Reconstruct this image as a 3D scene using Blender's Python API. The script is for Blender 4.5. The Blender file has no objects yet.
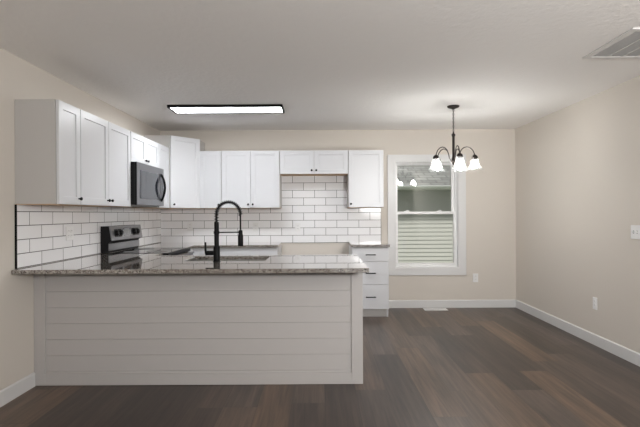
import bpy, bmesh, math, random
from mathutils import Vector, Matrix
random.seed(7)
SC = bpy.context.scene
COL = SC.collection
R = math.radians
PI = math.pi

# ------------------------------------------------------------------ camera, world, lights, exposure
cam_d = bpy.data.cameras.new('camera')
cam_d.sensor_width = 36.0
cam_d.lens = 463.4 / 640 * 36.0
cam_d.shift_x = 1.0 / 640
cam_d.clip_start = 0.05
CAM = bpy.data.objects.new('camera', cam_d)
COL.objects.link(CAM)
EYE = 1.297
CAM.location = (0, 0, EYE)
CAM.rotation_euler = (PI / 2, R(0.29), 0)
SC.camera = CAM

W = bpy.data.worlds.new('sky')
SC.world = W
W.use_nodes = True
bg = W.node_tree.nodes['Background']
bg.inputs['Color'].default_value = (0.94, 0.97, 1.0, 1)
bg.inputs['Strength'].default_value = 0.55


def area(name, loc, target, sx, sy, power, color):
    d = bpy.data.lights.new(name, 'AREA')
    d.shape = 'RECTANGLE'
    d.size, d.size_y = sx, sy
    d.energy = power
    d.color = color
    o = bpy.data.objects.new(name, d)
    COL.objects.link(o)
    o.location = loc
    o.rotation_euler = (Vector(target) - Vector(loc)).to_track_quat('-Z', 'Y').to_euler()
    return o



sun_d = bpy.data.lights.new('sun', 'SUN')
sun_d.energy = 3.8
sun_d.angle = R(6)
sun_d.color = (1.0, 0.96, 0.9)
SUN = bpy.data.objects.new('sun', sun_d)
COL.objects.link(SUN)
SUN.rotation_euler = Vector((-0.58, 0.58, -0.58)).to_track_quat('-Z', 'Y').to_euler()

# added fill light behind the camera to brighten the ceiling, no real lamp
area('ceiling_bounce_fill', (1.5, -0.6, 1.7), (1.3, 1.2, 2.44), 0.5, 0.5, 118, (1.0, 0.995, 0.985))

PANEL_STRENGTH = 26.0
BULB_STRENGTH = 128.0

SC.view_settings.view_transform = 'Standard'
SC.view_settings.look = 'None'
SC.view_settings.gamma = 1.0
SC.view_settings.use_curve_mapping = False
SC.view_settings.exposure = 0.12
try:
    SC.cycles.use_denoising = True
    SC.cycles.max_bounces = 12
    SC.cycles.diffuse_bounces = 7
    SC.cycles.sample_clamp_indirect = 6.0
    SC.cycles.caustics_reflective = False
    SC.cycles.caustics_refractive = False
except Exception:
    pass


# ------------------------------------------------------------------ materials
def new_mat(name):
    m = bpy.data.materials.new(name)
    m.use_nodes = True
    return m, m.node_tree.nodes, m.node_tree.links, m.node_tree.nodes['Principled BSDF']


def mat(name, col, rough=0.5, metal=0.0, bump=None, spec=0.5, coat=0.0, emit=None, vary=0.0):
    """plain paint / metal / plastic with an optional fine procedural relief (scale, strength)"""
    m, N, L, P = new_mat(name)
    P.inputs['Base Color'].default_value = (*col, 1)
    P.inputs['Roughness'].default_value = rough
    P.inputs['Metallic'].default_value = metal
    P.inputs['Specular IOR Level'].default_value = spec
    P.inputs['Coat Weight'].default_value = coat
    if emit:
        P.inputs['Emission Color'].default_value = (*emit[0], 1)
        P.inputs['Emission Strength'].default_value = emit[1]
    tc = N.new('ShaderNodeTexCoord')
    if bump:
        n = N.new('ShaderNodeTexNoise')
        n.inputs['Scale'].default_value = bump[0]
        n.inputs['Detail'].default_value = 4
        L.new(tc.outputs['Object'], n.inputs['Vector'])
        b = N.new('ShaderNodeBump')
        b.inputs['Strength'].default_value = bump[1]
        b.inputs['Distance'].default_value = bump[2] if len(bump) > 2 else 0.002
        L.new(n.outputs['Fac'], b.inputs['Height'])
        L.new(b.outputs['Normal'], P.inputs['Normal'])
    if vary:
        n2 = N.new('ShaderNodeTexNoise')
        n2.inputs['Scale'].default_value = 9
        n2.inputs['Detail'].default_value = 3
        L.new(tc.outputs['Object'], n2.inputs['Vector'])
        mr = N.new('ShaderNodeMapRange')
        mr.inputs['To Min'].default_value = 1 - vary
        mr.inputs['To Max'].default_value = 1 + vary
        L.new(n2.outputs['Fac'], mr.inputs['Value'])
        mx = N.new('ShaderNodeVectorMath')
        mx.operation = 'SCALE'
        mx.inputs[0].default_value = col
        L.new(mr.outputs['Result'], mx.inputs['Scale'])
        L.new(mx.outputs['Vector'], P.inputs['Base Color'])
    return m


def math_node(N, L, op, a, b=None):
    n = N.new('ShaderNodeMath')
    n.operation = op
    for i, v in enumerate((a, b)):
        if v is None:
            continue
        if isinstance(v, (int, float)):
            n.inputs[i].default_value = v
        else:
            L.new(v, n.inputs[i])
    return n.outputs[0]


def ramp(N, L, src, stops):
    r = N.new('ShaderNodeValToRGB')
    els = r.color_ramp.elements
    els[0].position, els[0].color = stops[0][0], (*stops[0][1], 1)
    els[1].position, els[1].color = stops[1][0], (*stops[1][1], 1)
    for p, c in stops[2:]:
        e = els.new(p)
        e.color = (*c, 1)
    L.new(src, r.inputs['Fac'])
    return r


def floor_mat():
    m, N, L, P = new_mat('vinyl_planks')
    g = N.new('ShaderNodeNewGeometry')
    s = N.new('ShaderNodeSeparateXYZ')
    L.new(g.outputs['Position'], s.inputs[0])
    X = math_node(N, L, 'ADD', s.outputs['X'], 20.03)
    u = math_node(N, L, 'DIVIDE', X, 0.228)
    row = math_node(N, L, 'FLOOR', u)
    fu = math_node(N, L, 'FRACT', u)
    w1 = N.new('ShaderNodeTexWhiteNoise')
    w1.noise_dimensions = '1D'
    L.new(row, w1.inputs['W'])
    v = math_node(N, L, 'ADD', math_node(N, L, 'DIVIDE', s.outputs['Y'], 1.52), math_node(N, L, 'MULTIPLY', w1.outputs['Value'], 7.0))
    colm = math_node(N, L, 'FLOOR', v)
    fv = math_node(N, L, 'FRACT', v)
    cb = N.new('ShaderNodeCombineXYZ')
    L.new(row, cb.inputs[0])
    L.new(colm, cb.inputs[1])
    w2 = N.new('ShaderNodeTexWhiteNoise')
    w2.noise_dimensions = '3D'
    L.new(cb.outputs[0], w2.inputs['Vector'])
    base = ramp(N, L, w2.outputs['Value'], [(0.0, (0.037, 0.025, 0.019)), (1.0, (0.112, 0.071, 0.046)), (0.3, (0.060, 0.041, 0.031)),
                                           (0.55, (0.080, 0.059, 0.048)), (0.8, (0.092, 0.060, 0.040))])
    # grain along the plank
    gx = N.new('ShaderNodeCombineXYZ')
    L.new(math_node(N, L, 'MULTIPLY', s.outputs['X'], 42.0), gx.inputs[0])
    L.new(math_node(N, L, 'MULTIPLY', s.outputs['Y'], 1.7), gx.inputs[1])
    L.new(math_node(N, L, 'MULTIPLY', w2.outputs['Value'], 57.0), gx.inputs[2])
    n = N.new('ShaderNodeTexNoise')
    n.inputs['Scale'].default_value = 1.0
    n.inputs['Detail'].default_value = 6
    n.inputs['Roughness'].default_value = 0.62
    n.inputs['Distortion'].default_value = 0.6
    L.new(gx.outputs[0], n.inputs['Vector'])
    gx2 = N.new('ShaderNodeCombineXYZ')
    L.new(math_node(N, L, 'MULTIPLY', s.outputs['X'], 9.0), gx2.inputs[0])
    L.new(math_node(N, L, 'MULTIPLY', s.outputs['Y'], 0.9), gx2.inputs[1])
    L.new(math_node(N, L, 'MULTIPLY', w2.outputs['Value'], 31.0), gx2.inputs[2])
    n3 = N.new('ShaderNodeTexNoise')
    n3.inputs['Detail'].default_value = 3
    L.new(gx2.outputs[0], n3.inputs['Vector'])
    n3.inputs['Scale'].default_value = 1.0
    mr = N.new('ShaderNodeMapRange')
    mr.inputs['From Min'].default_value = 0.25
    mr.inputs['From Max'].default_value = 0.75
    mr.inputs['To Min'].default_value = 0.45
    mr.inputs['To Max'].default_value = 1.55
    L.new(n.outputs['Fac'], mr.inputs['Value'])
    mr3 = N.new('ShaderNodeMapRange')
    mr3.inputs['From Min'].default_value = 0.25
    mr3.inputs['From Max'].default_value = 0.75
    mr3.inputs['To Min'].default_value = 0.60
    mr3.inputs['To Max'].default_value = 1.40
    L.new(n3.outputs['Fac'], mr3.inputs['Value'])
    gfac = math_node(N, L, 'MULTIPLY', mr.outputs['Result'], mr3.outputs['Result'])
    # joints
    ju = math_node(N, L, 'MINIMUM', fu, math_node(N, L, 'SUBTRACT', 1.0, fu))
    jv = math_node(N, L, 'MINIMUM', fv, math_node(N, L, 'SUBTRACT', 1.0, fv))
    j1 = math_node(N, L, 'GREATER_THAN', ju, 0.006)
    j2 = math_node(N, L, 'GREATER_THAN', jv, 0.0013)
    j = math_node(N, L, 'MULTIPLY', j1, j2)
    jm = math_node(N, L, 'ADD', math_node(N, L, 'MULTIPLY', j, 0.55), 0.5)
    tot = math_node(N, L, 'MULTIPLY', gfac, jm)
    sc = N.new('ShaderNodeVectorMath')
    sc.operation = 'SCALE'
    L.new(base.outputs['Color'], sc.inputs[0])
    L.new(tot, sc.inputs['Scale'])
    L.new(sc.outputs['Vector'], P.inputs['Base Color'])
    P.inputs['Roughness'].default_value = 0.36
    P.inputs['Specular IOR Level'].default_value = 0.62
    b = N.new('ShaderNodeBump')
    b.inputs['Strength'].default_value = 0.25
    b.inputs['Distance'].default_value = 0.001
    L.new(math_node(N, L, 'MULTIPLY', n.outputs['Fac'], j), b.inputs['Height'])
    L.new(b.outputs['Normal'], P.inputs['Normal'])
    return m


def tile_mat(name, axis, u0, v0, rowh):
    m, N, L, P = new_mat(name)
    g = N.new('ShaderNodeNewGeometry')
    s = N.new('ShaderNodeSeparateXYZ')
    L.new(g.outputs['Position'], s.inputs[0])
    c = N.new('ShaderNodeCombineXYZ')
    # shifted by whole bricks so that the row count stays positive
    L.new(math_node(N, L, 'SUBTRACT', s.outputs[axis], u0 - 0.302 * 40), c.inputs[0])
    L.new(math_node(N, L, 'SUBTRACT', s.outputs['Z'], v0 - rowh * 10), c.inputs[1])
    b = N.new('ShaderNodeTexBrick')
    b.offset = 0.5
    b.offset_frequency = 2
    b.inputs['Scale'].default_value = 1.0
    b.inputs['Brick Width'].default_value = 0.302
    b.inputs['Row Height'].default_value = rowh
    b.inputs['Mortar Size'].default_value = 0.0026
    b.inputs['Mortar Smooth'].default_value = 0.1
    b.inputs['Color1'].default_value = (0.84, 0.84, 0.855, 1)
    b.inputs['Color2'].default_value = (0.90, 0.90, 0.915, 1)
    b.inputs['Mortar'].default_value = (0.055, 0.05, 0.046, 1)
    L.new(c.outputs[0], b.inputs['Vector'])
    L.new(b.outputs['Color'], P.inputs['Base Color'])
    mr = N.new('ShaderNodeMapRange')
    mr.inputs['To Min'].default_value = 0.12
    mr.inputs['To Max'].default_value = 0.85
    L.new(b.outputs['Fac'], mr.inputs['Value'])
    L.new(mr.outputs['Result'], P.inputs['Roughness'])
    n = N.new('ShaderNodeTexNoise')
    n.inputs['Scale'].default_value = 22
    n.inputs['Detail'].default_value = 2
    L.new(c.outputs[0], n.inputs['Vector'])
    h = math_node(N, L, 'SUBTRACT', math_node(N, L, 'MULTIPLY', n.outputs['Fac'], 0.22), b.outputs['Fac'])
    bp = N.new('ShaderNodeBump')
    bp.inputs['Strength'].default_value = 0.5
    bp.inputs['Distance'].default_value = 0.002
    L.new(h, bp.inputs['Height'])
    L.new(bp.outputs['Normal'], P.inputs['Normal'])
    return m


def granite_mat():
    m, N, L, P = new_mat('granite')
    g = N.new('ShaderNodeNewGeometry')
    v = N.new('ShaderNodeTexVoronoi')
    v.inputs['Scale'].default_value = 130
    L.new(g.outputs['Position'], v.inputs['Vector'])
    sep = N.new('ShaderNodeSeparateColor')
    L.new(v.outputs['Color'], sep.inputs[0])
    n = N.new('ShaderNodeTexNoise')
    n.inputs['Scale'].default_value = 34
    n.inputs['Detail'].default_value = 5
    L.new(g.outputs['Position'], n.inputs['Vector'])
    mixv = math_node(N, L, 'ADD', math_node(N, L, 'MULTIPLY', sep.outputs[0], 0.62), math_node(N, L, 'MULTIPLY', n.outputs['Fac'], 0.42))
    r = ramp(N, L, mixv, [(0.16, (0.02, 0.017, 0.015)), (0.95, (0.42, 0.39, 0.36)), (0.30, (0.10, 0.08, 0.066)), (0.46, (0.19, 0.165, 0.145)),
                          (0.64, (0.27, 0.25, 0.225))])
    L.new(r.outputs['Color'], P.inputs['Base Color'])
    P.inputs['Roughness'].default_value = 0.035
    P.inputs['Specular IOR Level'].default_value = 1.0
    P.inputs['Coat Weight'].default_value = 1.0
    P.inputs['Coat Roughness'].default_value = 0.02
    P.inputs['Coat IOR'].default_value = 1.6
    return m


def shingle_mat():
    m, N, L, P = new_mat('shingles')
    tc = N.new('ShaderNodeTexCoord')
    b = N.new('ShaderNodeTexBrick')
    b.inputs['Scale'].default_value = 1
    b.inputs['Brick Width'].default_value = 0.34
    b.inputs['Row Height'].default_value = 0.19
    b.inputs['Mortar Size'].default_value = 0.012
    b.inputs['Color1'].default_value = (0.19, 0.19, 0.187, 1)
    b.inputs['Color2'].default_value = (0.30, 0.30, 0.292, 1)
    b.inputs['Mortar'].default_value = (0.12, 0.12, 0.12, 1)
    L.new(tc.outputs['Object'], b.inputs['Vector'])
    L.new(b.outputs['Color'], P.inputs['Base Color'])
    P.inputs['Roughness'].default_value = 0.95
    bp = N.new('ShaderNodeBump')
    bp.inputs['Distance'].default_value = 0.01
    bp.invert = True
    L.new(b.outputs['Fac'], bp.inputs['Height'])
    L.new(bp.outputs['Normal'], P.inputs['Normal'])
    return m


def window_glass():
    m, N, L, P = new_mat('window_glass')
    out = N['Material Output']
    t = N.new('ShaderNodeBsdfTransparent')
    t.inputs['Color'].default_value = (0.955, 0.97, 0.955, 1)
    gl = N.new('ShaderNodeBsdfGlossy')
    gl.inputs['Roughness'].default_value = 0.0
    f = N.new('ShaderNodeFresnel')
    f.inputs['IOR'].default_value = 1.5
    k = math_node(N, L, 'MULTIPLY', f.outputs[0], 1.0)
    mx = N.new('ShaderNodeMixShader')
    L.new(k, mx.inputs[0])
    L.new(t.outputs[0], mx.inputs[1])
    L.new(gl.outputs[0], mx.inputs[2])
    L.new(mx.outputs[0], out.inputs['Surface'])
    return m


def shade_glass():
    m, N, L, P = new_mat('ribbed_glass')
    out = N['Material Output']
    t = N.new('ShaderNodeBsdfTransparent')
    t.inputs['Color'].default_value = (0.97, 0.98, 0.98, 1)
    P.inputs['Base Color'].default_value = (0.92, 0.93, 0.93, 1)
    P.inputs['Roughness'].default_value = 0.2
    tr = N.new('ShaderNodeBsdfTranslucent')
    tr.inputs['Color'].default_value = (0.95, 0.95, 0.94, 1)
    m2 = N.new('ShaderNodeMixShader')
    m2.inputs[0].default_value = 0.5
    L.new(P.outputs[0], m2.inputs[1])
    L.new(tr.outputs[0], m2.inputs[2])
    lw = N.new('ShaderNodeLayerWeight')
    lw.inputs['Blend'].default_value = 0.25
    k = math_node(N, L, 'ADD', math_node(N, L, 'MULTIPLY', lw.outputs['Facing'], 0.10), 0.016)
    mx = N.new('ShaderNodeMixShader')
    L.new(k, mx.inputs[0])
    L.new(t.outputs[0], mx.inputs[1])
    L.new(m2.outputs[0], mx.inputs[2])
    L.new(mx.outputs[0], out.inputs['Surface'])
    return m


def emit_mat(name, col, strength):
    m, N, L, P = new_mat(name)
    P.inputs['Base Color'].default_value = (0.9, 0.9, 0.9, 1)
    P.inputs['Emission Color'].default_value = (*col, 1)
    P.inputs['Emission Strength'].default_value = strength
    return m


PAINT = mat('beige_wall_paint', (0.645, 0.601, 0.546), 0.75, bump=(190, 0.12, 0.001))
CEIL = mat('textured_ceiling', (0.90, 0.885, 0.87), 0.9, bump=(26, 0.55, 0.007))
FLOOR = floor_mat()
TRIM = mat('white_trim_paint', (0.68, 0.68, 0.68), 0.35, bump=(60, 0.03))
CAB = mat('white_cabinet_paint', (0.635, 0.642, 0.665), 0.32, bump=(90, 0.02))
CABIN = mat('shaded_cabinet_white', (0.49, 0.475, 0.46), 0.4, bump=(90, 0.02))  # cabinet white darkened: shade on the box sides put into the colour
SHIP = mat('shiplap_paint', (0.485, 0.465, 0.455), 0.42, bump=(70, 0.04), vary=0.02)
TAN = mat('raw_maple_ply', (0.58, 0.40, 0.25), 0.6, bump=(30, 0.1), vary=0.1)
BLACK = mat('matte_black_metal', (0.006, 0.006, 0.0065), 0.45, bump=(300, 0.03), spec=0.12)
BLACKP = mat('black_plastic', (0.007, 0.007, 0.0075), 0.4, spec=0.2)
BRONZE = mat('dark_bronze', (0.022, 0.017, 0.015), 0.38, metal=0.7, bump=(200, 0.05))
STEEL = mat('stainless_steel', (0.24, 0.24, 0.25), 0.30, metal=1.0, bump=(400, 0.03))
DSTEEL = mat('sink_steel', (0.26, 0.25, 0.235), 0.35, metal=1.0, bump=(400, 0.03))
BGLASS = mat('black_glass', (0.008, 0.008, 0.009), 0.04, spec=0.6)
OVENGL = mat('oven_window_glass', (0.028, 0.031, 0.04), 0.05, spec=0.8)
RING = mat('burner_marking', (0.10, 0.10, 0.10), 0.3)
PLATE = mat('white_plastic', (0.80, 0.80, 0.80), 0.35)
SLOT = mat('slot_dark', (0.05, 0.05, 0.05), 0.6)
VENTP = mat('vent_enamel', (0.74, 0.73, 0.72), 0.4)
VENTD = mat('duct_dark', (0.46, 0.45, 0.44), 0.8)
SCREEN = mat('clock_screen', (0.02, 0.022, 0.026), 0.12)
GRAN = granite_mat()
TILEL = tile_mat('subway_tile_side', 'Y', 3.459, 0.9155, 0.1015)
TILEB = tile_mat('subway_tile_rear', 'X', 0.696, 0.8975, 0.1025)
GLASS = window_glass()
SHADE = shade_glass()
VINYL = mat('white_vinyl', (0.83, 0.83, 0.83), 0.3)
SIDING = mat('pale_green_siding', (0.49, 0.485, 0.465), 0.7, bump=(40, 0.1))
SHING = shingle_mat()
GRASS = mat('grass_ground', (0.10, 0.14, 0.05), 0.95, bump=(30, 0.8, 0.03), vary=0.3)
DIFF = emit_mat('led_diffuser', (0.96, 0.98, 1.0), PANEL_STRENGTH)
BULBM = emit_mat('lit_bulb', (1.0, 0.975, 0.945), BULB_STRENGTH)


# ------------------------------------------------------------------ mesh helpers
class MB:
    def __init__(self):
        self.bm = bmesh.new()

    def box(self, x0, x1, y0, y1, z0, z1, bev=0.0, seg=1):
        r = bmesh.ops.create_cube(self.bm, size=1.0)
        vs = r['verts']
        for v in vs:
            v.co = Vector(((x0 + x1) / 2 + v.co.x * (x1 - x0), (y0 + y1) / 2 + v.co.y * (y1 - y0), (z0 + z1) / 2 + v.co.z * (z1 - z0)))
        if bev:
            es = list({e for v in vs for e in v.link_edges})
            bmesh.ops.bevel(self.bm, geom=es, offset=bev, segments=seg, profile=0.5, affect='EDGES')
        return self

    def ring_loft(self, rings, cap0=True, cap1=True, closed=True):
        """rings: lists of equally many points"""
        vr = [[self.bm.verts.new(p) for p in r] for r in rings]
        n = len(rings[0])
        for a, b in zip(vr, vr[1:]):
            for i in range(n if closed else n - 1):
                self.bm.faces.new((a[i], a[(i + 1) % n], b[(i + 1) % n], b[i]))
        if cap0 and closed:
            self.bm.faces.new(list(reversed(vr[0])))
        if cap1 and closed:
            self.bm.faces.new(vr[-1])
        return self

    def prism(self, poly, z0, z1):
        return self.ring_loft([[(x, y, z0) for x, y in poly], [(x, y, z1) for x, y in poly]])

    def profile_x(self, poly, x0, x1):
        """poly in (y, z) swept along x"""
        return self.ring_loft([[(x0, y, z) for y, z in poly], [(x1, y, z) for y, z in poly]])

    def lathe(self, prof, c=(0, 0, 0), n=24, axis='Z', wave=None):
        rings = []
        for r, h in prof:
            ring = []
            for k in range(n):
                a = 2 * PI * k / n
                rr = max(r, 1e-5)
                if wave:
                    rr *= 1 + wave[0] * math.cos(wave[1] * a)
                p = (rr * math.cos(a), rr * math.sin(a), h)
                if axis == 'X':
                    p = (h, p[0], p[1])
                elif axis == 'Y':
                    p = (p[0], h, p[1])
                ring.append((p[0] + c[0], p[1] + c[1], p[2] + c[2]))
            rings.append(ring)
        return self.ring_loft(rings)

    def tube(self, path, r, n=8, cap=True):
        P = [Vector(p) for p in path]
        rad = r if isinstance(r, (list, tuple)) else [r] * len(P)
        t0 = (P[1] - P[0]).normalized()
        up = Vector((0, 0, 1)) if abs(t0.z) < 0.9 else Vector((1, 0, 0))
        nrm = t0.cross(up).normalized()
        rings = []
        for i, p in enumerate(P):
            if i == 0:
                t = t0
            elif i == len(P) - 1:
                t = (P[i] - P[i - 1]).normalized()
            else:
                t = (P[i + 1] - P[i - 1]).normalized()
            nrm = (nrm - t * nrm.dot(t)).normalized()
            b = t.cross(nrm)
            rings.append([p + (nrm * math.cos(2 * PI * k / n) + b * math.sin(2 * PI * k / n)) * rad[i] for k in range(n)])
        return self.ring_loft(rings, cap, cap)

    def torus(self, c, R1, r, m=20, n=8, M=None):
        rings = []
        for i in range(m):
            a = 2 * PI * i / m
            ring = []
            for k in range(n):
                b = 2 * PI * k / n
                p = Vector(((R1 + r * math.cos(b)) * math.cos(a), (R1 + r * math.cos(b)) * math.sin(a), r * math.sin(b)))
                if M:
                    p = M @ p
                ring.append(p + Vector(c))
            rings.append(ring)
        vr = [[self.bm.verts.new(p) for p in q] for q in rings]
        for i in range(m):
            a, b = vr[i], vr[(i + 1) % m]
            for k in range(n):
                self.bm.faces.new((a[k], a[(k + 1) % n], b[(k + 1) % n], b[k]))
        return self

    def grid_slab(self, xs, ys, keep, z0, z1, axes='XYZ'):
        """cells of a grid kept where keep(i, j); extruded from z0 to z1 into one closed mesh"""
        nx, ny = len(xs) - 1, len(ys) - 1
        vt = {}

        def V(i, j, k):
            if (i, j, k) not in vt:
                a, b, c = xs[i], ys[j], (z0, z1)[k]
                vt[(i, j, k)] = self.bm.verts.new({'XYZ': (a, b, c), 'XZY': (a, c, b), 'YZX': (c, a, b)}[axes])
            return vt[(i, j, k)]
        K = lambda i, j: 0 <= i < nx and 0 <= j < ny and keep(i, j)
        for i in range(nx):
            for j in range(ny):
                if not K(i, j):
                    continue
                self.bm.faces.new((V(i, j, 1), V(i + 1, j, 1), V(i + 1, j + 1, 1), V(i, j + 1, 1)))
                self.bm.faces.new((V(i, j, 0), V(i, j + 1, 0), V(i + 1, j + 1, 0), V(i + 1, j, 0)))
                if not K(i - 1, j):
                    self.bm.faces.new((V(i, j, 0), V(i, j, 1), V(i, j + 1, 1), V(i, j + 1, 0)))
                if not K(i + 1, j):
                    self.bm.faces.new((V(i + 1, j, 0), V(i + 1, j + 1, 0), V(i + 1, j + 1, 1), V(i + 1, j, 1)))
                if not K(i, j - 1):
                    self.bm.faces.new((V(i, j, 0), V(i + 1, j, 0), V(i + 1, j, 1), V(i, j, 1)))
                if not K(i, j + 1):
                    self.bm.faces.new((V(i, j + 1, 0), V(i, j + 1, 1), V(i + 1, j + 1, 1), V(i + 1, j + 1, 0)))
        return self

    def xform(self, M):
        bmesh.ops.transform(self.bm, matrix=M, verts=self.bm.verts)
        return self

    def obj(self, name, material, parent=None, loc=(0, 0, 0), rot=(0, 0, 0), smooth=False, bevel=0.0):
        bmesh.ops.recalc_face_normals(self.bm, faces=self.bm.faces)
        me = bpy.data.meshes.new(name)
        self.bm.to_mesh(me)
        self.bm.free()
        me.materials.append(material)
        if smooth:
            for p in me.polygons:
                p.use_smooth = True
            me.set_sharp_from_angle(angle=R(40))
        o = bpy.data.objects.new(name, me)
        COL.objects.link(o)
        o.location = loc
        o.rotation_euler = rot
        if parent:
            o.parent = parent
        if bevel:
            b = o.modifiers.new('edge', 'BEVEL')
            b.width = bevel
            b.segments = 2
            b.limit_method = 'ANGLE'
            b.angle_limit = R(40)
        return o


def tag(o, label=None, cat=None, group=None, kind=None):
    for k, v in (('label', label), ('category', cat), ('group', group), ('kind', kind)):
        if v:
            o[k] = v
    return o


def thing(name, label, cat, loc=(0, 0, 0), rotz=0.0, group=None):
    o = bpy.data.objects.new(name, None)
    o.empty_display_size = 0.1
    COL.objects.link(o)
    o.location = loc
    o.rotation_euler = (0, 0, rotz)
    return tag(o, label, cat, group)


def struct(o, label=None):
    return tag(o, label, kind='structure')


# ------------------------------------------------------------------ dimensions (metres): x right, y away from the camera, z up
XL, XR = -2.169, 2.694
YB, YF = 6.347, -3.0
H = 2.44
TT = 0.008                 # tile thickness
CT = 0.911                 # counter top
UB, UT = 1.372, 2.122      # wall cabinets
WX0, WX1, WZ0, WZ1 = 1.04, 1.91, 0.545, 1.995   # window opening
WT = 0.15                  # wall thickness

# ------------------------------------------------------------------ room shell
struct(MB().box(XL - WT, XR + WT, YF - WT, YB + WT, -0.10, 0.0).obj('floor', FLOOR), 'dark brown wood-look vinyl plank floor')
struct(MB().box(XL - WT, XR + WT, YF - WT, YB + WT, H, H + 0.12).obj('ceiling', CEIL), 'white textured ceiling')
struct(MB().box(XL - WT, XL, YF, YB + WT, 0, H).obj('wall_left', PAINT), 'beige wall on the left')
struct(MB().box(XR, XR + WT, YF, YB + WT, 0, H).obj('wall_right', PAINT), 'beige wall on the right')
struct(MB().grid_slab([XL, WX0, WX1, XR], [0, WZ0, WZ1, H], lambda i, j: (i, j) != (1, 1), YB, YB + WT, 'XZY').obj('wall_back', PAINT),
       'beige back wall with the window')
struct(MB().grid_slab([XL - WT, 0.3, 2.4, XR + WT], [0, 0.02, 2.1, H], lambda i, j: (i, j) != (1, 1), YF - WT, YF, 'XZY').obj('wall_front', PAINT),
       'beige wall behind the viewer with a wide opening')


def base_profile(x0, x1):
    # thickness along -y, moulded top edge
    return MB().profile_x([(0, 0), (0, 0.105), (-0.006, 0.105), (-0.013, 0.097), (-0.014, 0.0)], x0, x1)


struct(base_profile(0.868, XR - 0.014).obj('baseboard_back', TRIM, loc=(0, YB, 0)), 'white baseboard on the back wall')
struct(base_profile(YF, YB).obj('baseboard_right', TRIM, loc=(XR, 0, 0), rot=(0, 0, 0)), 'white baseboard on the right wall')
bpy.data.objects['baseboard_right'].rotation_euler = (0, 0, -PI / 2)
bpy.data.objects['baseboard_right'].location = (XR, 0, 0)
for v in bpy.data.objects['baseboard_right'].data.vertices:      # local x runs along -y of the room
    v.co.x = -v.co.x
struct(base_profile(YF, 3.512).obj('baseboard_left', TRIM, loc=(XL, 0, 0), rot=(0, 0, PI / 2)), 'white baseboard on the left wall')
struct(base_profile(-0.512, 0.406).obj('baseboard_alcove', TRIM, loc=(0, YB, 0)), 'white baseboard in the refrigerator alcove')

# ------------------------------------------------------------------ window
win = bpy.data.objects.new('window_1', None)
COL.objects.link(win)
win.location = ((WX0 + WX1) / 2, YB, WZ0)
struct(win, 'white double-hung window with flat white casing')
HW = (WX1 - WX0) / 2
HH = WZ1 - WZ0


def frame_xz(x0, x1, z0, z1, t, y0, y1, bev=0.0):
    """a rectangular frame of width t (left, right, bottom, top) lying in the xz plane"""
    if not isinstance(t, (list, tuple)):
        t = (t, t, t, t)
    return MB().grid_slab([x0, x0 + t[0], x1 - t[1], x1], [z0, z0 + t[2], z1 - t[3], z1], lambda i, j: (i, j) != (1, 1), y0, y1, 'XZY')


frame_xz(-HW - 0.10, HW + 0.10, -0.10, HH + 0.10, 0.10, -0.018, 0.0).obj('window_casing', TRIM, win, bevel=0.003)
frame_xz(-HW, HW, 0, HH, 0.012, 0.0, WT).obj('window_jamb', TRIM, win)
frame_xz(-HW + 0.012, HW - 0.012, 0.012, HH - 0.012, (0.014, 0.018, 0.02, 0.012), 0.045, 0.115).obj('window_frame', VINYL, win, bevel=0.002)
MEET = EYE - WZ0
us = frame_xz(-HW + 0.026, HW - 0.030, MEET - 0.018, HH - 0.024, (0.024, 0.042, 0.036, 0.014), 0.083, 0.112).obj('upper_sash', VINYL, win, bevel=0.002)
MB().box(-HW + 0.045, HW - 0.066, 0.095, 0.099, MEET + 0.012, HH - 0.034).obj('glass_pane', GLASS, us)
ls = frame_xz(-HW + 0.026, HW - 0.030, 0.032, MEET + 0.02, (0.024, 0.024, 0.028, 0.036), 0.050, 0.080).obj('lower_sash', VINYL, win, bevel=0.002)
MB().box(-HW + 0.045, HW - 0.048, 0.062, 0.066, 0.055, MEET - 0.012).obj('glass_pane', GLASS, ls)
for sx in (-0.26, 0.19):
    k = MB()
    k.box(sx - 0.035, sx + 0.035, 0.055, 0.078, MEET + 0.0202, MEET + 0.030, 0.002)
    k.box(sx - 0.012, sx + 0.022, 0.050, 0.066, MEET + 0.030, MEET + 0.040, 0.002)
    k.obj('sash_lock', VINYL, ls)

# ------------------------------------------------------------------ outdoors
struct(MB().box(-9, 14, YB + WT + 0.05, 30, -0.75, -0.60).obj('ground', GRASS), 'ground outside the window')
HYW, HEAVE = 11.6, 1.885
house = thing('neighbor_house', 'pale green lap-sided house with grey shingle roof seen through the window', 'house', (3.0, HYW, -0.60))
zg = -0.60
prof = []
ex = 0.102
z = 0.0
while z < HEAVE - zg - 0.02:
    prof += [(-0.026, z), (-0.004, z + ex)]
    z += ex
prof = [(0.12, 0.0)] + prof + [(0.12, z)]
MB().profile_x(prof, -6.0, 6.0).obj('lap_siding', SIDING, house)
ez = HEAVE - zg
slope = math.atan(0.42)
rm = MB().box(0, 12.6, 0, 4.2, -0.06, 0.0)
rf = rm.obj('shingle_roof', SHING, house, loc=(-6.3, -0.72, ez + 0.062), rot=(slope, 0, 0))
MB().box(-6.3, 6.3, -0.72, -0.02, ez - 0.02, ez + 0.0).obj('soffit', VINYL, house)
MB().profile_x([(-0.725, ez - 0.01), (-0.725, ez + 0.05), (-0.80, ez + 0.05), (-0.825, ez + 0.04), (-0.80, ez + 0.01), (-0.77, ez - 0.01)], -6.3, 6.3).obj('gutter', VINYL, house)

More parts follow.
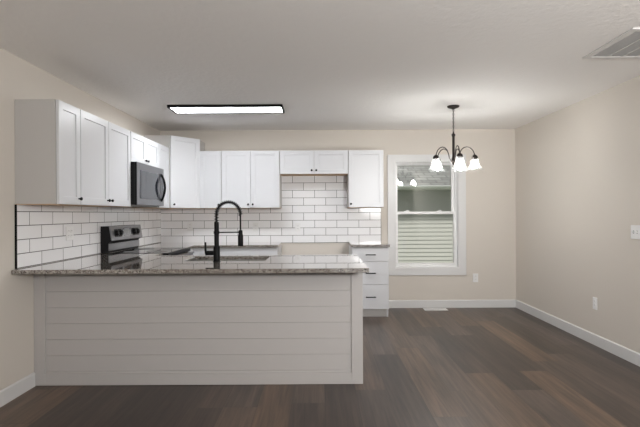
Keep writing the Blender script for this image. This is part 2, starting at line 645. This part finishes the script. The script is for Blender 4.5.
# ------------------------------------------------------------------ backsplash
bs = thing('tile_backsplash', 'white subway tile backsplash with dark grout on the left wall', 'backsplash', (XL, 3.300, CT))
MB().box(0.0012, TT, 0.008, YB - 3.300 - TT, 0.001, UB - CT).obj('tile_field', TILEL, bs)
MB().box(0.0012, TT + 0.003, 0.0, 0.012, 0.001, UB - CT).obj('edge_trim', BLACK, bs)
bs2 = thing('tile_backsplash', 'white subway tile backsplash with dark grout on the back wall', 'backsplash', (0, YB, 0.8955))
MB().grid_slab([XL, -0.508, 0.384, 0.845], [0, UB - 0.8955, 1.811 - 0.8955], lambda i, j: j == 0 or i == 1, -TT, -0.0012, 'XZY').obj('tile_field', TILEB, bs2)
MB().box(0.8455, 0.849, -TT - 0.001, -0.0012, 0, UB - 0.8955).obj('edge_trim', BRONZE, bs2)


# ------------------------------------------------------------------ cabinets
def door_mesh(w, h, rail=0.056, t=0.019, rec=0.008):
    """shaker door: back at y = 0, face at y = -t, lower left corner at the origin"""
    c = 0.0015
    def ring(m, y):
        return [(m, y, m), (w - m, y, m), (w - m, y, h - m), (m, y, h - m)]
    b = MB()
    rings = [ring(0, 0), ring(0, -t + c), ring(c, -t), ring(rail, -t), ring(rail + 0.002, -t + 0.0015), ring(rail + 0.002, -t + rec)]
    return b.ring_loft(rings)


def slab_mesh(w, h, t=0.019):
    c = 0.0015
    def ring(m, y):
        return [(m, y, m), (w - m, y, m), (w - m, y, h - m), (m, y, h - m)]
    return MB().ring_loft([ring(0, 0), ring(0, -t + c), ring(c, -t)])


def knob(parent, x, z, t=0.019):
    MB().lathe([(0.0, 0.0005), (0.0065, 0.0005), (0.0050, -0.011), (0.0125, -0.017), (0.0135, -0.022), (0.011, -0.0265), (0.0, -0.0275)],
               n=16, axis='Y').obj('knob', BLACK, parent, (x, -t, z), smooth=True)


def pull(parent, x, z, t=0.019, L=0.125):
    b = MB()
    b.box(x - L / 2, x + L / 2, -t - 0.034, -t - 0.024, z - 0.006, z + 0.006, 0.001)
    for s in (-1, 1):
        b.box(x + s * (L / 2 - 0.012) - 0.005, x + s * (L / 2 - 0.012) + 0.005, -t - 0.026, -t + 0.0005, z - 0.005, z + 0.005)
    b.obj('bar_pull', BLACK, parent)


def wall_cabinet(label, loc, rotz, w, h, doors, d=0.292, knobs='', group=None):
    """local: x along the wall (left to right as seen from the room), y = 0 at the wall, front at -d; knobs: R, L or '' per door"""
    t = thing('wall_cabinet', label, 'cabinet', loc, rotz, group)
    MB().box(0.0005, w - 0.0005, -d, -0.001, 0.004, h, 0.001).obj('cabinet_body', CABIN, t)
    MB().box(0.002, w - 0.002, -d + 0.002, -0.002, 0.0, 0.0045).obj('bottom_panel', TAN, t)
    n = doors
    dw = (w - 0.004 * (n + 1)) / n
    for i in range(n):
        x = 0.004 + i * (dw + 0.004)
        o = door_mesh(dw, h - 0.006).obj('door', CAB, t, (x, -d - 0.0045, 0.003))
        for bx in (0.012, dw - 0.012):
            MB().box(bx - 0.005, bx + 0.005, 0.0, 0.004, h - 0.03, h - 0.02).obj('bumper', PLATE, o)
        k = knobs[i]
        if k in 'RL':
            knob(o, dw - 0.028 if k == 'R' else 0.028, 0.045)
    return t


ROT = PI / 2     # left wall: local x -> room y, front faces room +x
GL, GB = 'wall cabinets on the left wall', 'wall cabinets on the back wall'
XW = XL
wall_cabinet('narrow single-door white wall cabinet nearest the viewer, shade-darkened end panel showing', (XW, 3.304, UB), ROT, 0.305, UT - UB, 1, knobs='R', group=GL)
wall_cabinet('tall double-door white wall cabinet left of the microwave', (XW, 3.610, UB), ROT, 0.962, UT - UB, 2, knobs='RL', group=GL)
wall_cabinet('short double-door white cabinet directly above the microwave', (XW, 4.573, 1.820), ROT, 0.797, UT - 1.820, 2, knobs='RL', group=GL)
wall_cabinet('slim white wall cabinet between the microwave and the taller corner cabinet', (XW, 5.371, UB), ROT, 0.365, UT - UB, 1, knobs='L', group=GL)
wall_cabinet('slim single-door white wall cabinet right of the taller corner cabinet', (-1.556, YB, UB), 0, 0.286, UT - UB, 1, knobs='R', group=GB)
wall_cabinet('tall double-door white wall cabinet behind the black faucet', (-1.269, YB, UB), 0, 0.760, UT - UB, 2, knobs='RL', group=GB)
wall_cabinet('short wide double-door white cabinet above the refrigerator space', (-0.508, YB, 1.811), 0, 0.891, UT - 1.811, 2, knobs='RL', group=GB)
wall_cabinet('single-door white wall cabinet beside the window', (0.384, YB, UB), 0, 0.462, UT - UB, 1, knobs='L', group=GB)

# diagonal corner cabinet, taller than its neighbours
CH = 2.275 - UB
cc = thing('corner_wall_cabinet', 'taller diagonal-front white wall cabinet in the kitchen corner', 'cabinet', (XL, YB, UB))
S, F = 0.610, 0.292
FL = 0.322
poly = [(0.001, -0.001), (0.001, -S), (FL, -S), (S, -F), (S, -0.001)]
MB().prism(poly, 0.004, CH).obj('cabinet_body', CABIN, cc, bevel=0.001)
poly2 = [(0.003, -0.003), (0.003, -S + 0.003), (FL - 0.002, -S + 0.003), (S - 0.003, -F + 0.002), (S - 0.003, -0.003)]
MB().prism(poly2, 0.0, 0.0045).obj('bottom_panel', TAN, cc)
ex_, ey_ = S - FL, S - F
DW = math.hypot(ex_, ey_)
ux, uy = ex_ / DW, ey_ / DW
dr = door_mesh(DW - 0.012, CH - 0.006).obj('door', CAB, cc, (FL + 0.006 * ux + 0.001 * uy, -S + 0.006 * uy - 0.001 * ux, 0.003), (0, 0, math.atan2(ey_, ex_)))
knob(dr, 0.036, 0.045)


def base_cabinet(label, loc, rotz, w, rows, d=0.60, name='base_cabinet', group=None, top=0.879, toe=True):
    """rows: (z0, z1, n, kind) with kind 'drawer' or 'door'"""
    t = thing(name, label, 'cabinet', loc, rotz, group)
    b = MB().profile_x([(-0.001, 0.0), (-d + 0.07, 0.0), (-d + 0.07, 0.105), (-d, 0.105), (-d, top), (-0.001, top)], 0.019, w - 0.019)
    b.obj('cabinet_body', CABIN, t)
    for x0, x1 in ((0.0005, 0.019), (w - 0.019, w - 0.0005)):
        MB().profile_x([(-0.001, 0.0), (-d + 0.055, 0.0), (-d + 0.055, 0.105), (-d, 0.105), (-d, top), (-0.001, top)], x0, x1).obj('side_panel', CAB, t)
    for z0, z1, n, kind in rows:
        dw = (w - 0.003 * (n + 1)) / n
        for i in range(n):
            x = 0.003 + i * (dw + 0.003)
            if kind == 'drawer':
                o = slab_mesh(dw, z1 - z0).obj('drawer', CAB, t, (x, -d - 0.001, z0))
                pull(o, dw / 2, (z1 - z0) / 2)
            else:
                o = door_mesh(dw, z1 - z0).obj('door', CAB, t, (x, -d - 0.001, z0))
                pull(o, dw / 2, z1 - z0 - 0.05)
    return t


THREE = [(0.702, 0.868, 1, 'drawer'), (0.416, 0.699, 1, 'drawer'), (0.112, 0.413, 1, 'drawer')]
base_cabinet('white three-drawer base cabinet with black pulls below the window', (0.406, YB, 0), 0, 0.455, THREE, group='base cabinets on the back wall')
base_cabinet('white base cabinet left of the refrigerator space, seen over the peninsula', (-1.286, YB, 0), 0, 0.772,
             [(0.702, 0.868, 1, 'drawer'), (0.112, 0.699, 2, 'door')], group='base cabinets on the back wall')
kc = thing('corner_base_cabinet', 'white corner base cabinet between the range and the back cabinets', 'cabinet', (XL, YB, 0))
cy0, cx1, dd = 5.372 - YB, -1.289 - XL, 0.60
MB().prism([(0.001, -0.001), (0.001, cy0), (dd, cy0), (dd, -dd), (cx1, -dd), (cx1, -0.001)], 0.105, 0.879).obj('cabinet_body', CABIN, kc)
MB().prism([(0.001, -0.001), (0.001, cy0), (dd - 0.07, cy0), (dd - 0.07, -dd + 0.07), (cx1, -dd + 0.07), (cx1, -0.001)], 0.0, 0.1045).obj('toe_kick', CABIN, kc)
door_mesh(cx1 - dd - 0.024, 0.756).obj('door', CAB, kc, (dd + 0.0215, -dd - 0.001, 0.112))
door_mesh(-dd - cy0 - 0.024, 0.756).obj('door', CAB, kc, (dd + 0.001, cy0 + 0.002, 0.112), (0, 0, ROT))
base_cabinet('white filler base cabinet between the range and the peninsula', (XL, 4.360, 0), ROT, 0.210, [(0.112, 0.868, 1, 'door')], name='filler_base_cabinet')

# ------------------------------------------------------------------ peninsula
PX1, PY0 = 0.328, 3.514
pen = thing('kitchen_peninsula', 'off-white shiplap-faced peninsula base below the long granite counter', 'kitchen peninsula', (XL, PY0, 0))
PW = PX1 - XL
ztop = 0.879
# grooved boards as one profile
pr = [(0.030, 0.004)]
zz = 0.004
edges = [0.106 + 0.1215 * k for k in range(0, 7)]
pr.append((0.012, 0.004))
for e in edges:
    if e < ztop - 0.01 and e > 0.05:
        pr += [(0.012, e - 0.0022), (0.017, e - 0.0008), (0.017, e + 0.0008), (0.012, e + 0.0022)]
pr += [(0.012, ztop), (0.030, ztop)]
MB().profile_x(pr, 0.002, PW - 0.002).obj('shiplap_panel', SHIP, pen)
MB().box(0.002, 0.086, 0, 0.012, 0.002, ztop, 0.001).obj('corner_board', SHIP, pen)
MB().box(PW - 0.086, PW, 0, 0.012, 0.002, ztop, 0.001).obj('corner_board', SHIP, pen)
MB().box(0.0862, PW - 0.0862, 0, 0.0118, 0.002, 0.088, 0.001).obj('bottom_rail', SHIP, pen)
MB().box(0.004, PW - 0.020, 0.0302, 0.146, 0, ztop).obj('knee_wall', PAINT, pen)
MB().box(PW - 0.019, PW, 0.0302, 0.745, 0.002, ztop, 0.001).obj('end_panel', SHIP, pen)
MB().box(0.004, PW - 0.020, 0.148, 0.735, 0.10, 0.118).obj('cabinet_floor', CABIN, pen)
MB().box(0.640, PW - 0.020, 0.665, 0.680, 0.0, 0.0995).obj('toe_kick', CABIN, pen)
MB().box(0.603, 0.622, 0.737, 0.843, 0.10, ztop).obj('corner_filler', CAB, pen)
MB().box(0.6225, 0.664, 0.737, 0.766, 0.10, ztop).obj('corner_filler', CAB, pen)
x = 0.665
for i, w in enumerate((0.30, 0.44, 0.44, 0.61)):
    o = door_mesh(w - 0.003, 0.756).obj('door', CAB, pen, (x + w, 0.746, 0.112), (0, 0, PI))
    pull(o, (w - 0.003) / 2, 0.706)
    x += w

# ------------------------------------------------------------------ countertops
TH = 0.031
SX0, SX1, SY0, SY1 = -1.118, -0.448, 3.815, 4.205
ct = MB().grid_slab([XL + TT + 0.001, -1.54, SX0, SX1, 0.350], [3.250, SY0, SY1, 4.345, 4.572],
                    lambda i, j: (j < 3 or i == 0) and not (i == 2 and j == 1), CT - TH, CT)
o = ct.obj('granite_countertop', GRAN, bevel=0.003)
tag(o, 'long speckled granite countertop over the shiplap peninsula, holding the sink', 'countertop')
ct = MB().grid_slab([XL + TT + 0.001, -1.54, -0.506], [5.370, 5.705, YB - TT - 0.001], lambda i, j: i == 0 or j == 1, CT - TH, CT)
o = ct.obj('granite_countertop', GRAN, bevel=0.003)
tag(o, 'granite countertop in the kitchen corner along the back wall', 'countertop')
ct = MB().grid_slab([0.398, 0.872], [5.705, YB - TT - 0.001], lambda i, j: True, CT - TH, CT)
o = ct.obj('granite_countertop', GRAN, bevel=0.003)
tag(o, 'short granite countertop on the three-drawer cabinet', 'countertop')

# ------------------------------------------------------------------ sink and faucet
sk = thing('kitchen_sink', 'undermount stainless steel sink in the peninsula countertop', 'sink', ((SX0 + SX1) / 2, (SY0 + SY1) / 2, CT - TH))
a, b_ = (SX1 - SX0) / 2, (SY1 - SY0) / 2
def rr(hx, hy, r, z, n=5):
    pts = []
    for cx, cy, a0 in ((hx - r, hy - r, 0), (-hx + r, hy - r, 90), (-hx + r, -hy + r, 180), (hx - r, -hy + r, 270)):
        for k in range(n + 1):
            an = R(a0 + 90 * k / n)
            pts.append((cx + r * math.cos(an), cy + r * math.sin(an), z))
    return pts
MB().ring_loft([rr(a + 0.018, b_ + 0.018, 0.06, -0.0025), rr(a - 0.001, b_ - 0.001, 0.05, -0.0025), rr(a - 0.006, b_ - 0.006, 0.05, -0.18), rr(a - 0.03, b_ - 0.03, 0.04, -0.205),
                rr(0.05, 0.05, 0.045, -0.209), rr(0.05, 0.05, 0.045, -0.214), rr(a + 0.002, b_ + 0.002, 0.055, -0.212), rr(a + 0.004, b_ + 0.004, 0.055, -0.006), rr(a + 0.018, b_ + 0.018, 0.06, -0.006)],
               ).obj('basin', DSTEEL, sk, smooth=True)
MB().lathe([(0.0, -0.2085), (0.043, -0.2085), (0.045, -0.206), (0.036, -0.204), (0.030, -0.2065), (0.0, -0.2065)]).obj('drain', STEEL, sk, smooth=True)

FX, FY = -0.832, 3.762
fa = thing('kitchen_faucet', 'tall matte black spring-neck faucet standing on the peninsula counter', 'faucet', (FX, FY, CT))
MB().lathe([(0.0, 0.0003), (0.031, 0.0003), (0.031, 0.004), (0.0265, 0.006), (0.0265, 0.122), (0.024, 0.126), (0.0, 0.126)]).obj('faucet_body', BLACK, fa, smooth=True)
hd = MB()
hd.lathe([(0.0, 0.0), (0.020, 0.0), (0.020, -0.064), (0.016, -0.066), (0.0, -0.066)], (-0.022, 0, 0.070), 18, 'X')
o = hd.obj('handle_hub', BLACK, fa, smooth=True)
MB().tube([(-0.080, 0, 0.052), (-0.088, 0, 0.070), (-0.091, 0, 0.10), (-0.092, 0, 0.158)], [0.0095, 0.0095, 0.009, 0.008], 10).obj('lever', BLACK, o, smooth=True)
MB().lathe([(0.0, 0.124), (0.019, 0.124), (0.019, 0.318), (0.014, 0.322), (0.0, 0.322)]).obj('riser', BLACK, fa, smooth=True)
# hose path: up from the riser, over to the right and down to the spray head
SPX, SPY = 0.188, 0.035      # the head stands to the right and a little over the basin
def hose(t):
    # t in 0..1
    if t < 0.12:
        return Vector((0, 0, 0.30 + t / 0.12 * 0.085))
    if t < 0.80:
        a = (t - 0.12) / 0.68 * PI
        return Vector((SPX / 2 * (1 - math.cos(a)), SPY / 2 * (1 - math.cos(a)), 0.383 + 0.100 * math.sin(a)))
    k = (t - 0.80) / 0.20
    return Vector((SPX, SPY, 0.385 - k * 0.145))
MB().tube([hose(i / 48) for i in range(49)], 0.0068, 10).obj('hose', BLACK, fa, smooth=True)
coil = []
turns, per = 24, 12
NT = turns * per
pts = [hose(0.02 + 0.80 * i / 400) for i in range(401)]
nrm = Vector((0, 1, 0))
for i in range(NT + 1):
    f = i / NT * 399
    j = int(f)
    p = pts[j].lerp(pts[j + 1], f - j)
    t = (pts[min(j + 1, 400)] - pts[max(j - 1, 0)]).normalized()
    nrm = (nrm - t * nrm.dot(t)).normalized()
    bn = t.cross(nrm)
    an = 2 * PI * i / per
    coil.append(p + (nrm * math.cos(an) + bn * math.sin(an)) * 0.0140)
MB().tube(coil, 0.0035, 6).obj('spring_coil', BLACK, fa, smooth=True)
MB().tube([(0, 0, 0.236), (SPX, SPY, 0.236)], 0.0055, 10).obj('holder_arm', BLACK, fa, smooth=True)
MB().lathe([(0.0192, 0.0), (0.0235, 0.0), (0.0235, 0.022), (0.0192, 0.022)], (0, 0, 0.225), 20).obj('holder_collar', BLACK, fa, smooth=True)
MB().lathe([(0.0, 0.122), (0.0205, 0.122), (0.022, 0.127), (0.022, 0.205), (0.017, 0.222), (0.017, 0.248), (0.010, 0.254), (0.0, 0.254)], (SPX, SPY, 0), 20).obj('spray_head', BLACK, fa, smooth=True)

# ------------------------------------------------------------------ range
RX = XL + TT + 0.002
RW = 0.785
rg = thing('electric_range', 'stainless electric range with black cooktop against the left wall', 'range', (RX, 4.577, 0), ROT)
# local: x along the wall (0..RW), front at -y
DR = 0.640
MB().profile_x([(-0.002, 0.02), (-DR + 0.05, 0.02), (-DR + 0.05, 0.09), (-DR, 0.09), (-DR, 0.900), (-0.002, 0.900)], 0.0, RW).obj('range_body', BLACKP, rg)
MB().box(0.001, RW - 0.001, -DR - 0.012, -0.075, 0.9005, 0.914, 0.003, 2).obj('cooktop', BGLASS, rg)
MB().box(0.0, RW, -DR - 0.030, -DR - 0.0125, 0.872, 0.912, 0.004, 2).obj('front_trim', BLACKP, rg)
for (bx, by, br) in ((0.20, -0.49, 0.105), (0.56, -0.49, 0.08), (0.20, -0.22, 0.075), (0.56, -0.22, 0.105)):
    MB().lathe([(br - 0.003, 0), (br, 0), (br, 0.0006), (br - 0.003, 0.0006)], (bx, by, 0.9141), 40).obj('burner_ring', RING, rg)
od = MB().box(0.004, RW - 0.004, -DR - 0.034, -DR - 0.001, 0.235, 0.866, 0.004).obj('oven_door', STEEL, rg)
MB().box(0.12, RW - 0.12, -DR - 0.037, -DR - 0.0335, 0.36, 0.72, 0.001).obj('oven_window', OVENGL, od)
hb = MB()
hb.tube([(0.04, -DR - 0.078, 0.862), (RW - 0.04, -DR - 0.078, 0.862)], 0.0125, 12)
for s in (0.075, RW - 0.075):
    hb.box(s - 0.011, s + 0.011, -DR - 0.078, -DR - 0.032, 0.835, 0.858, 0.002)
hb.obj('oven_handle', STEEL, od, smooth=True)
dwr = MB().box(0.004, RW - 0.004, -DR - 0.030, -DR - 0.001, 0.095, 0.228, 0.004).obj('storage_drawer', STEEL, rg)
# backguard with sloped control face
gx0, gx1 = 0.0, RW
MB().profile_x([(-0.002, 0.9145), (-0.072, 0.9145), (-0.074, 1.015), (-0.106, 1.035), (-0.082, 1.180), (-0.002, 1.180)], 0.0, 0.004).obj('side_cap', BLACKP, rg)
MB().profile_x([(-0.002, 0.9145), (-0.070, 0.9145), (-0.072, 1.014), (-0.104, 1.034), (-0.080, 1.179), (-0.002, 1.179)], 0.0045, RW - 0.001).obj('backguard', BLACKP, rg)
def slope_pt(f):
    return (-0.104 + 0.024 * f, 1.034 + 0.145 * f)
ang = math.atan2(0.024, 0.145)
p0 = slope_pt(0.0)
cp = bpy.data.objects.new('tmp', None)
panel = MB().box(0.0, RW, -0.012, 0.0, 0.0, 0.147, 0.002).obj('control_panel', STEEL, rg, (0.0, p0[0] - 0.001, p0[1]), (-ang, 0, 0))
bpy.data.objects.remove(cp)
MB().box(0.006, RW - 0.006, -0.0815, -0.0722, 0.9355, 1.006, 0.003).obj('lower_panel', STEEL, rg)
MB().box(0.290, 0.470, -0.0145, -0.0118, 0.035, 0.115, 0.001).obj('clock_display', SCREEN, panel)
for kx in (0.115, 0.205, 0.560, 0.650):
    kb = MB().box(kx - 0.040, kx + 0.040, -0.0140, -0.0118, 0.034, 0.114, 0.001)
    kb = kb.obj('knob_surround', BLACKP, panel)
    MB().lathe([(0.0, -0.0142), (0.026, -0.0142), (0.024, -0.036), (0.021, -0.039), (0.0, -0.039)], (kx, 0, 0.074), 22, 'Y').obj('knob', BLACKP, kb, smooth=True)

# ------------------------------------------------------------------ microwave
MZ0, MZ1 = 1.392, 1.8195
mw = thing('microwave', 'stainless over-the-range microwave hung below the short cabinet', 'microwave', (XL + TT + 0.002, 4.577, MZ0), ROT)
MH = MZ1 - MZ0 - 0.001
MD = 0.336
MB().box(0.0, RW, -MD, -0.002, 0.006, MH, 0.002).obj('microwave_body', BLACKP, mw)
md = MB().box(0.0, RW, -MD - 0.0235, -MD - 0.001, 0.0, MH, 0.002).obj('microwave_door', BLACKP, mw)
MB().box(0.0005, RW - 0.0005, -MD - 0.029, -MD - 0.0237, 0.0005, MH - 0.0005, 0.002).obj('steel_face', STEEL, md)
MB().box(0.075, 0.600, -MD - 0.0315, -MD - 0.0285, 0.065, MH - 0.075, 0.001).obj('door_window', OVENGL, md)
MB().box(0.665, RW - 0.02, -MD - 0.0315, -MD - 0.0285, 0.065, MH - 0.075, 0.001).obj('keypad', OVENGL, md)
hp = []
for i in range(17):
    s = i / 16
    hp.append((0.690 - 0.020 * math.sin(PI * s), -MD - 0.029 - 0.052 * math.sin(PI * s) ** 0.8, 0.055 + s * (MH - 0.125)))
MB().tube(hp, 0.0125, 12).obj('door_handle', BLACK, md, smooth=True)
MB().box(0.03, RW - 0.03, -MD + 0.03, -0.03, -0.004, 0.0055, 0.002).obj('vent_plate', STEEL, mw)


# ------------------------------------------------------------------ outlets and switches
def outlet(name, label, loc, rotz, gangs=1, kind='outlet', group=None):
    t = thing(name, label, 'outlet' if kind == 'outlet' else 'switch', loc, rotz, group)
    w = 0.072 + 0.046 * (gangs - 1)
    MB().box(-w / 2, w / 2, -0.006, -0.0005, -0.059, 0.059, 0.002).obj('cover_plate', PLATE, t)
    for g in range(gangs):
        cx = (g - (gangs - 1) / 2) * 0.046
        if kind == 'outlet':
            for s in (-1, 1):
                r = MB().lathe([(0.0, -0.0055), (0.0165, -0.0055), (0.0165, -0.0078), (0.0, -0.0078)], (cx, 0, s * 0.020), 20, 'Y').obj('receptacle', PLATE, t)
                q = MB()
                q.box(cx - 0.0075, cx - 0.0052, -0.0082, -0.0076, s * 0.020 - 0.001, s * 0.020 + 0.008)
                q.obj('slot', SLOT, r)
                q = MB()
                q.box(cx + 0.0052, cx + 0.0075, -0.0082, -0.0076, s * 0.020 - 0.001, s * 0.020 + 0.008)
                q.obj('slot', SLOT, r)
        else:
            MB().box(cx - 0.0055, cx + 0.0055, -0.0062, -0.0055, -0.0125, 0.0125).obj('toggle_frame', SLOT, t)
            MB().profile_x([(-0.006, -0.008), (-0.018, 0.004), (-0.018, 0.011), (-0.006, 0.006)], cx - 0.0048, cx + 0.0048).obj('toggle', PLATE, t)
    return t


outlet('outlet_plate', 'white outlet plate on the beige back wall, right of the window', (2.138, YB, 0.405), 0, group='wall outlets')
outlet('outlet_plate', 'white outlet plate low on the right wall', (XR, 4.525, 0.405), -PI / 2, group='wall outlets')
outlet('switch_plate', 'white double switch plate on the right wall at the frame edge', (XR, 3.94, 1.125), -PI / 2, 2, 'switch')
outlet('outlet_plate', 'white double outlet plate in the left tile backsplash beside the range', (XL + TT, 4.01, 1.135), PI / 2, 2, group='backsplash outlets')
outlet('outlet_plate', 'white outlet plate in the back tile nearest the kitchen corner', (-1.765, YB - TT, 1.130), 0, group='backsplash outlets')
outlet('outlet_plate', 'white outlet plate in the back tile seen just right of the faucet', (-0.868, YB - TT, 1.115), 0, group='backsplash outlets')
outlet('outlet_plate', 'white outlet plate in the back tile of the refrigerator space', (-0.292, YB - TT, 1.110), 0, group='backsplash outlets')

# ------------------------------------------------------------------ vents
fv = thing('floor_vent', 'white floor register in the floor below the window', 'vent', (1.556, 6.215, 0))
frame_b = MB().grid_slab([-0.155, -0.135, 0.135, 0.155], [-0.065, -0.047, 0.047, 0.065], lambda i, j: (i, j) != (1, 1), 0.0003, 0.006)
frame_b.obj('vent_frame', PLATE, fv, bevel=0.002)
MB().box(-0.135, 0.135, -0.047, 0.047, 0.0003, 0.001).obj('vent_opening', SLOT, fv)
for k in range(9):
    y = -0.042 + k * 0.0105
    MB().box(-0.134, 0.134, y - 0.0032, y + 0.0032, 0.0012, 0.005).obj('louver', PLATE, fv)

cv = thing('ceiling_vent', 'white square return-air grille in the ceiling at top right', 'vent', (1.95 + 0.28, 3.147, H))
VW = 0.28
frame_c = MB().grid_slab([-VW, -VW + 0.045, VW - 0.045, VW], [-VW, -VW + 0.045, VW - 0.045, VW], lambda i, j: (i, j) != (1, 1), -0.012, -0.0005)
frame_c.obj('vent_frame', VENTP, cv, bevel=0.004)
MB().box(-VW + 0.045, VW - 0.045, -VW + 0.045, VW - 0.045, -0.002, -0.0006).obj('vent_opening', VENTD, cv)
nl = 34
for k in range(nl):
    y = -VW + 0.049 + (2 * VW - 0.098) * (k + 0.5) / nl
    MB().profile_x([(y - 0.0055, -0.010), (y - 0.0045, -0.0105), (y + 0.0055, -0.003), (y + 0.0045, -0.0025)], -VW + 0.045, VW - 0.045).obj('louver', VENTP, cv)
for k in range(4):
    x = -VW + 0.160 + 0.104 * k
    MB().box(x - 0.005, x + 0.005, -VW + 0.045, VW - 0.045, -0.013, -0.0106).obj('rib', VENTP, cv)

# ------------------------------------------------------------------ ceiling light
LX0, LX1, LY0, LY1, LZ = -1.581, -0.376, 4.835, 5.140, 2.411
cl = thing('ceiling_light', 'long flat lit LED panel with black frame on the kitchen ceiling', 'light', ((LX0 + LX1) / 2, (LY0 + LY1) / 2, H))
lw, ld = (LX1 - LX0) / 2, (LY1 - LY0) / 2
MB().grid_slab([-lw, -lw + 0.02, lw - 0.02, lw], [-ld, -ld + 0.02, ld - 0.02, ld], lambda i, j: (i, j) != (1, 1), LZ - H, -0.0005).obj('light_frame', BLACK, cl, bevel=0.001)
MB().box(-lw + 0.0202, lw - 0.0202, -ld + 0.0202, ld - 0.0202, LZ - H + 0.007, LZ - H + 0.011).obj('diffuser', DIFF, cl)
MB().box(-lw + 0.0202, lw - 0.0202, -ld + 0.0202, ld - 0.0202, LZ - H + 0.012, -0.001).obj('housing', PLATE, cl)

# ------------------------------------------------------------------ chandelier
CX, CY = 1.443, 4.96
ch = thing('chandelier', 'dark bronze five-arm chandelier with lit bell glass shades', 'chandelier', (CX, CY, H))
Z = lambda h: h - H
MB().lathe([(0.0, -0.0005), (0.064, -0.0005), (0.064, -0.008), (0.055, -0.018), (0.025, -0.028), (0.010, -0.036), (0.0, -0.036)], n=32).obj('canopy', BRONZE, ch, smooth=True)
lk = MB()
z = -0.032
i = 0
while z > Z(2.165):
    M = Matrix.Rotation(PI / 2, 3, 'X') if i % 2 == 0 else Matrix.Rotation(PI / 2, 3, 'Z') @ Matrix.Rotation(PI / 2, 3, 'X')
    M = Matrix.Diagonal((1, 1, 1.45)) @ M
    lk.torus((0, 0, z - 0.014), 0.0088, 0.0021, 14, 6, M)
    z -= 0.0215
    i += 1
lk.obj('chain', BRONZE, ch, smooth=True)
MB().tube([(0.003, 0, -0.03), (-0.003, 0.002, -0.12), (0.003, -0.002, -0.2), (0, 0, Z(2.15))], 0.002, 6).obj('cord', BRONZE, ch, smooth=True)
MB().lathe([(0.0, Z(2.165)), (0.008, Z(2.160)), (0.010, Z(2.145)), (0.020, Z(2.138)), (0.021, Z(2.125)), (0.013, Z(2.115)), (0.013, Z(1.90)), (0.018, Z(1.88)),
            (0.026, Z(1.862)), (0.028, Z(1.845)), (0.022, Z(1.828)), (0.011, Z(1.815)), (0.009, Z(1.80)), (0.013, Z(1.792)), (0.010, Z(1.780)), (0.0, Z(1.774))], n=24).obj('column', BRONZE, ch, smooth=True)
RA = 0.215
for k in range(5):
    an = R(72 * k)
    dx, dy = math.sin(an), -math.cos(an)
    ctrl = [(0.022, 1.848), (0.036, 1.858), (0.052, 1.885), (0.062, 1.925), (0.078, 1.965), (0.105, 1.990), (0.135, 1.996), (0.168, 1.985), (0.195, 1.958), (0.210, 1.925), (0.215, 1.900)]
    arm = MB().tube([(r * dx, r * dy, Z(h)) for r, h in ctrl], 0.0052, 8).obj('arm', BRONZE, ch, smooth=True)
    c = (RA * dx, RA * dy, 0)
    MB().lathe([(0.0, Z(1.912)), (0.012, Z(1.910)), (0.020, Z(1.902)), (0.030, Z(1.892)), (0.033, Z(1.876)), (0.029, Z(1.866)), (0.016, Z(1.864)), (0.016, Z(1.850)), (0.0, Z(1.850))], c, 20).obj('socket_cup', BRONZE, arm, smooth=True)
    prof = [(0.029, Z(1.874)), (0.036, Z(1.860)), (0.041, Z(1.835)), (0.047, Z(1.805)), (0.058, Z(1.780)), (0.074, Z(1.762)), (0.089, Z(1.753))]
    inner = [(r - 0.0025, h) for r, h in reversed(prof)]
    sh = MB().lathe(prof + inner, c, 48, wave=(0.012, 12))
    # a shell: drop the end caps
    caps = [f for f in sh.bm.faces if len(f.verts) > 4]
    bmesh.ops.delete(sh.bm, geom=caps, context='FACES_ONLY')
    so = sh.obj('glass_shade', SHADE, ch, smooth=True)
    MB().lathe([(0.0, Z(1.848)), (0.012, Z(1.846)), (0.015, Z(1.832)), (0.026, Z(1.812)), (0.030, Z(1.795)), (0.027, Z(1.780)), (0.016, Z(1.769)), (0.0, Z(1.766))], c, 20).obj('bulb', BULBM, so, smooth=True)
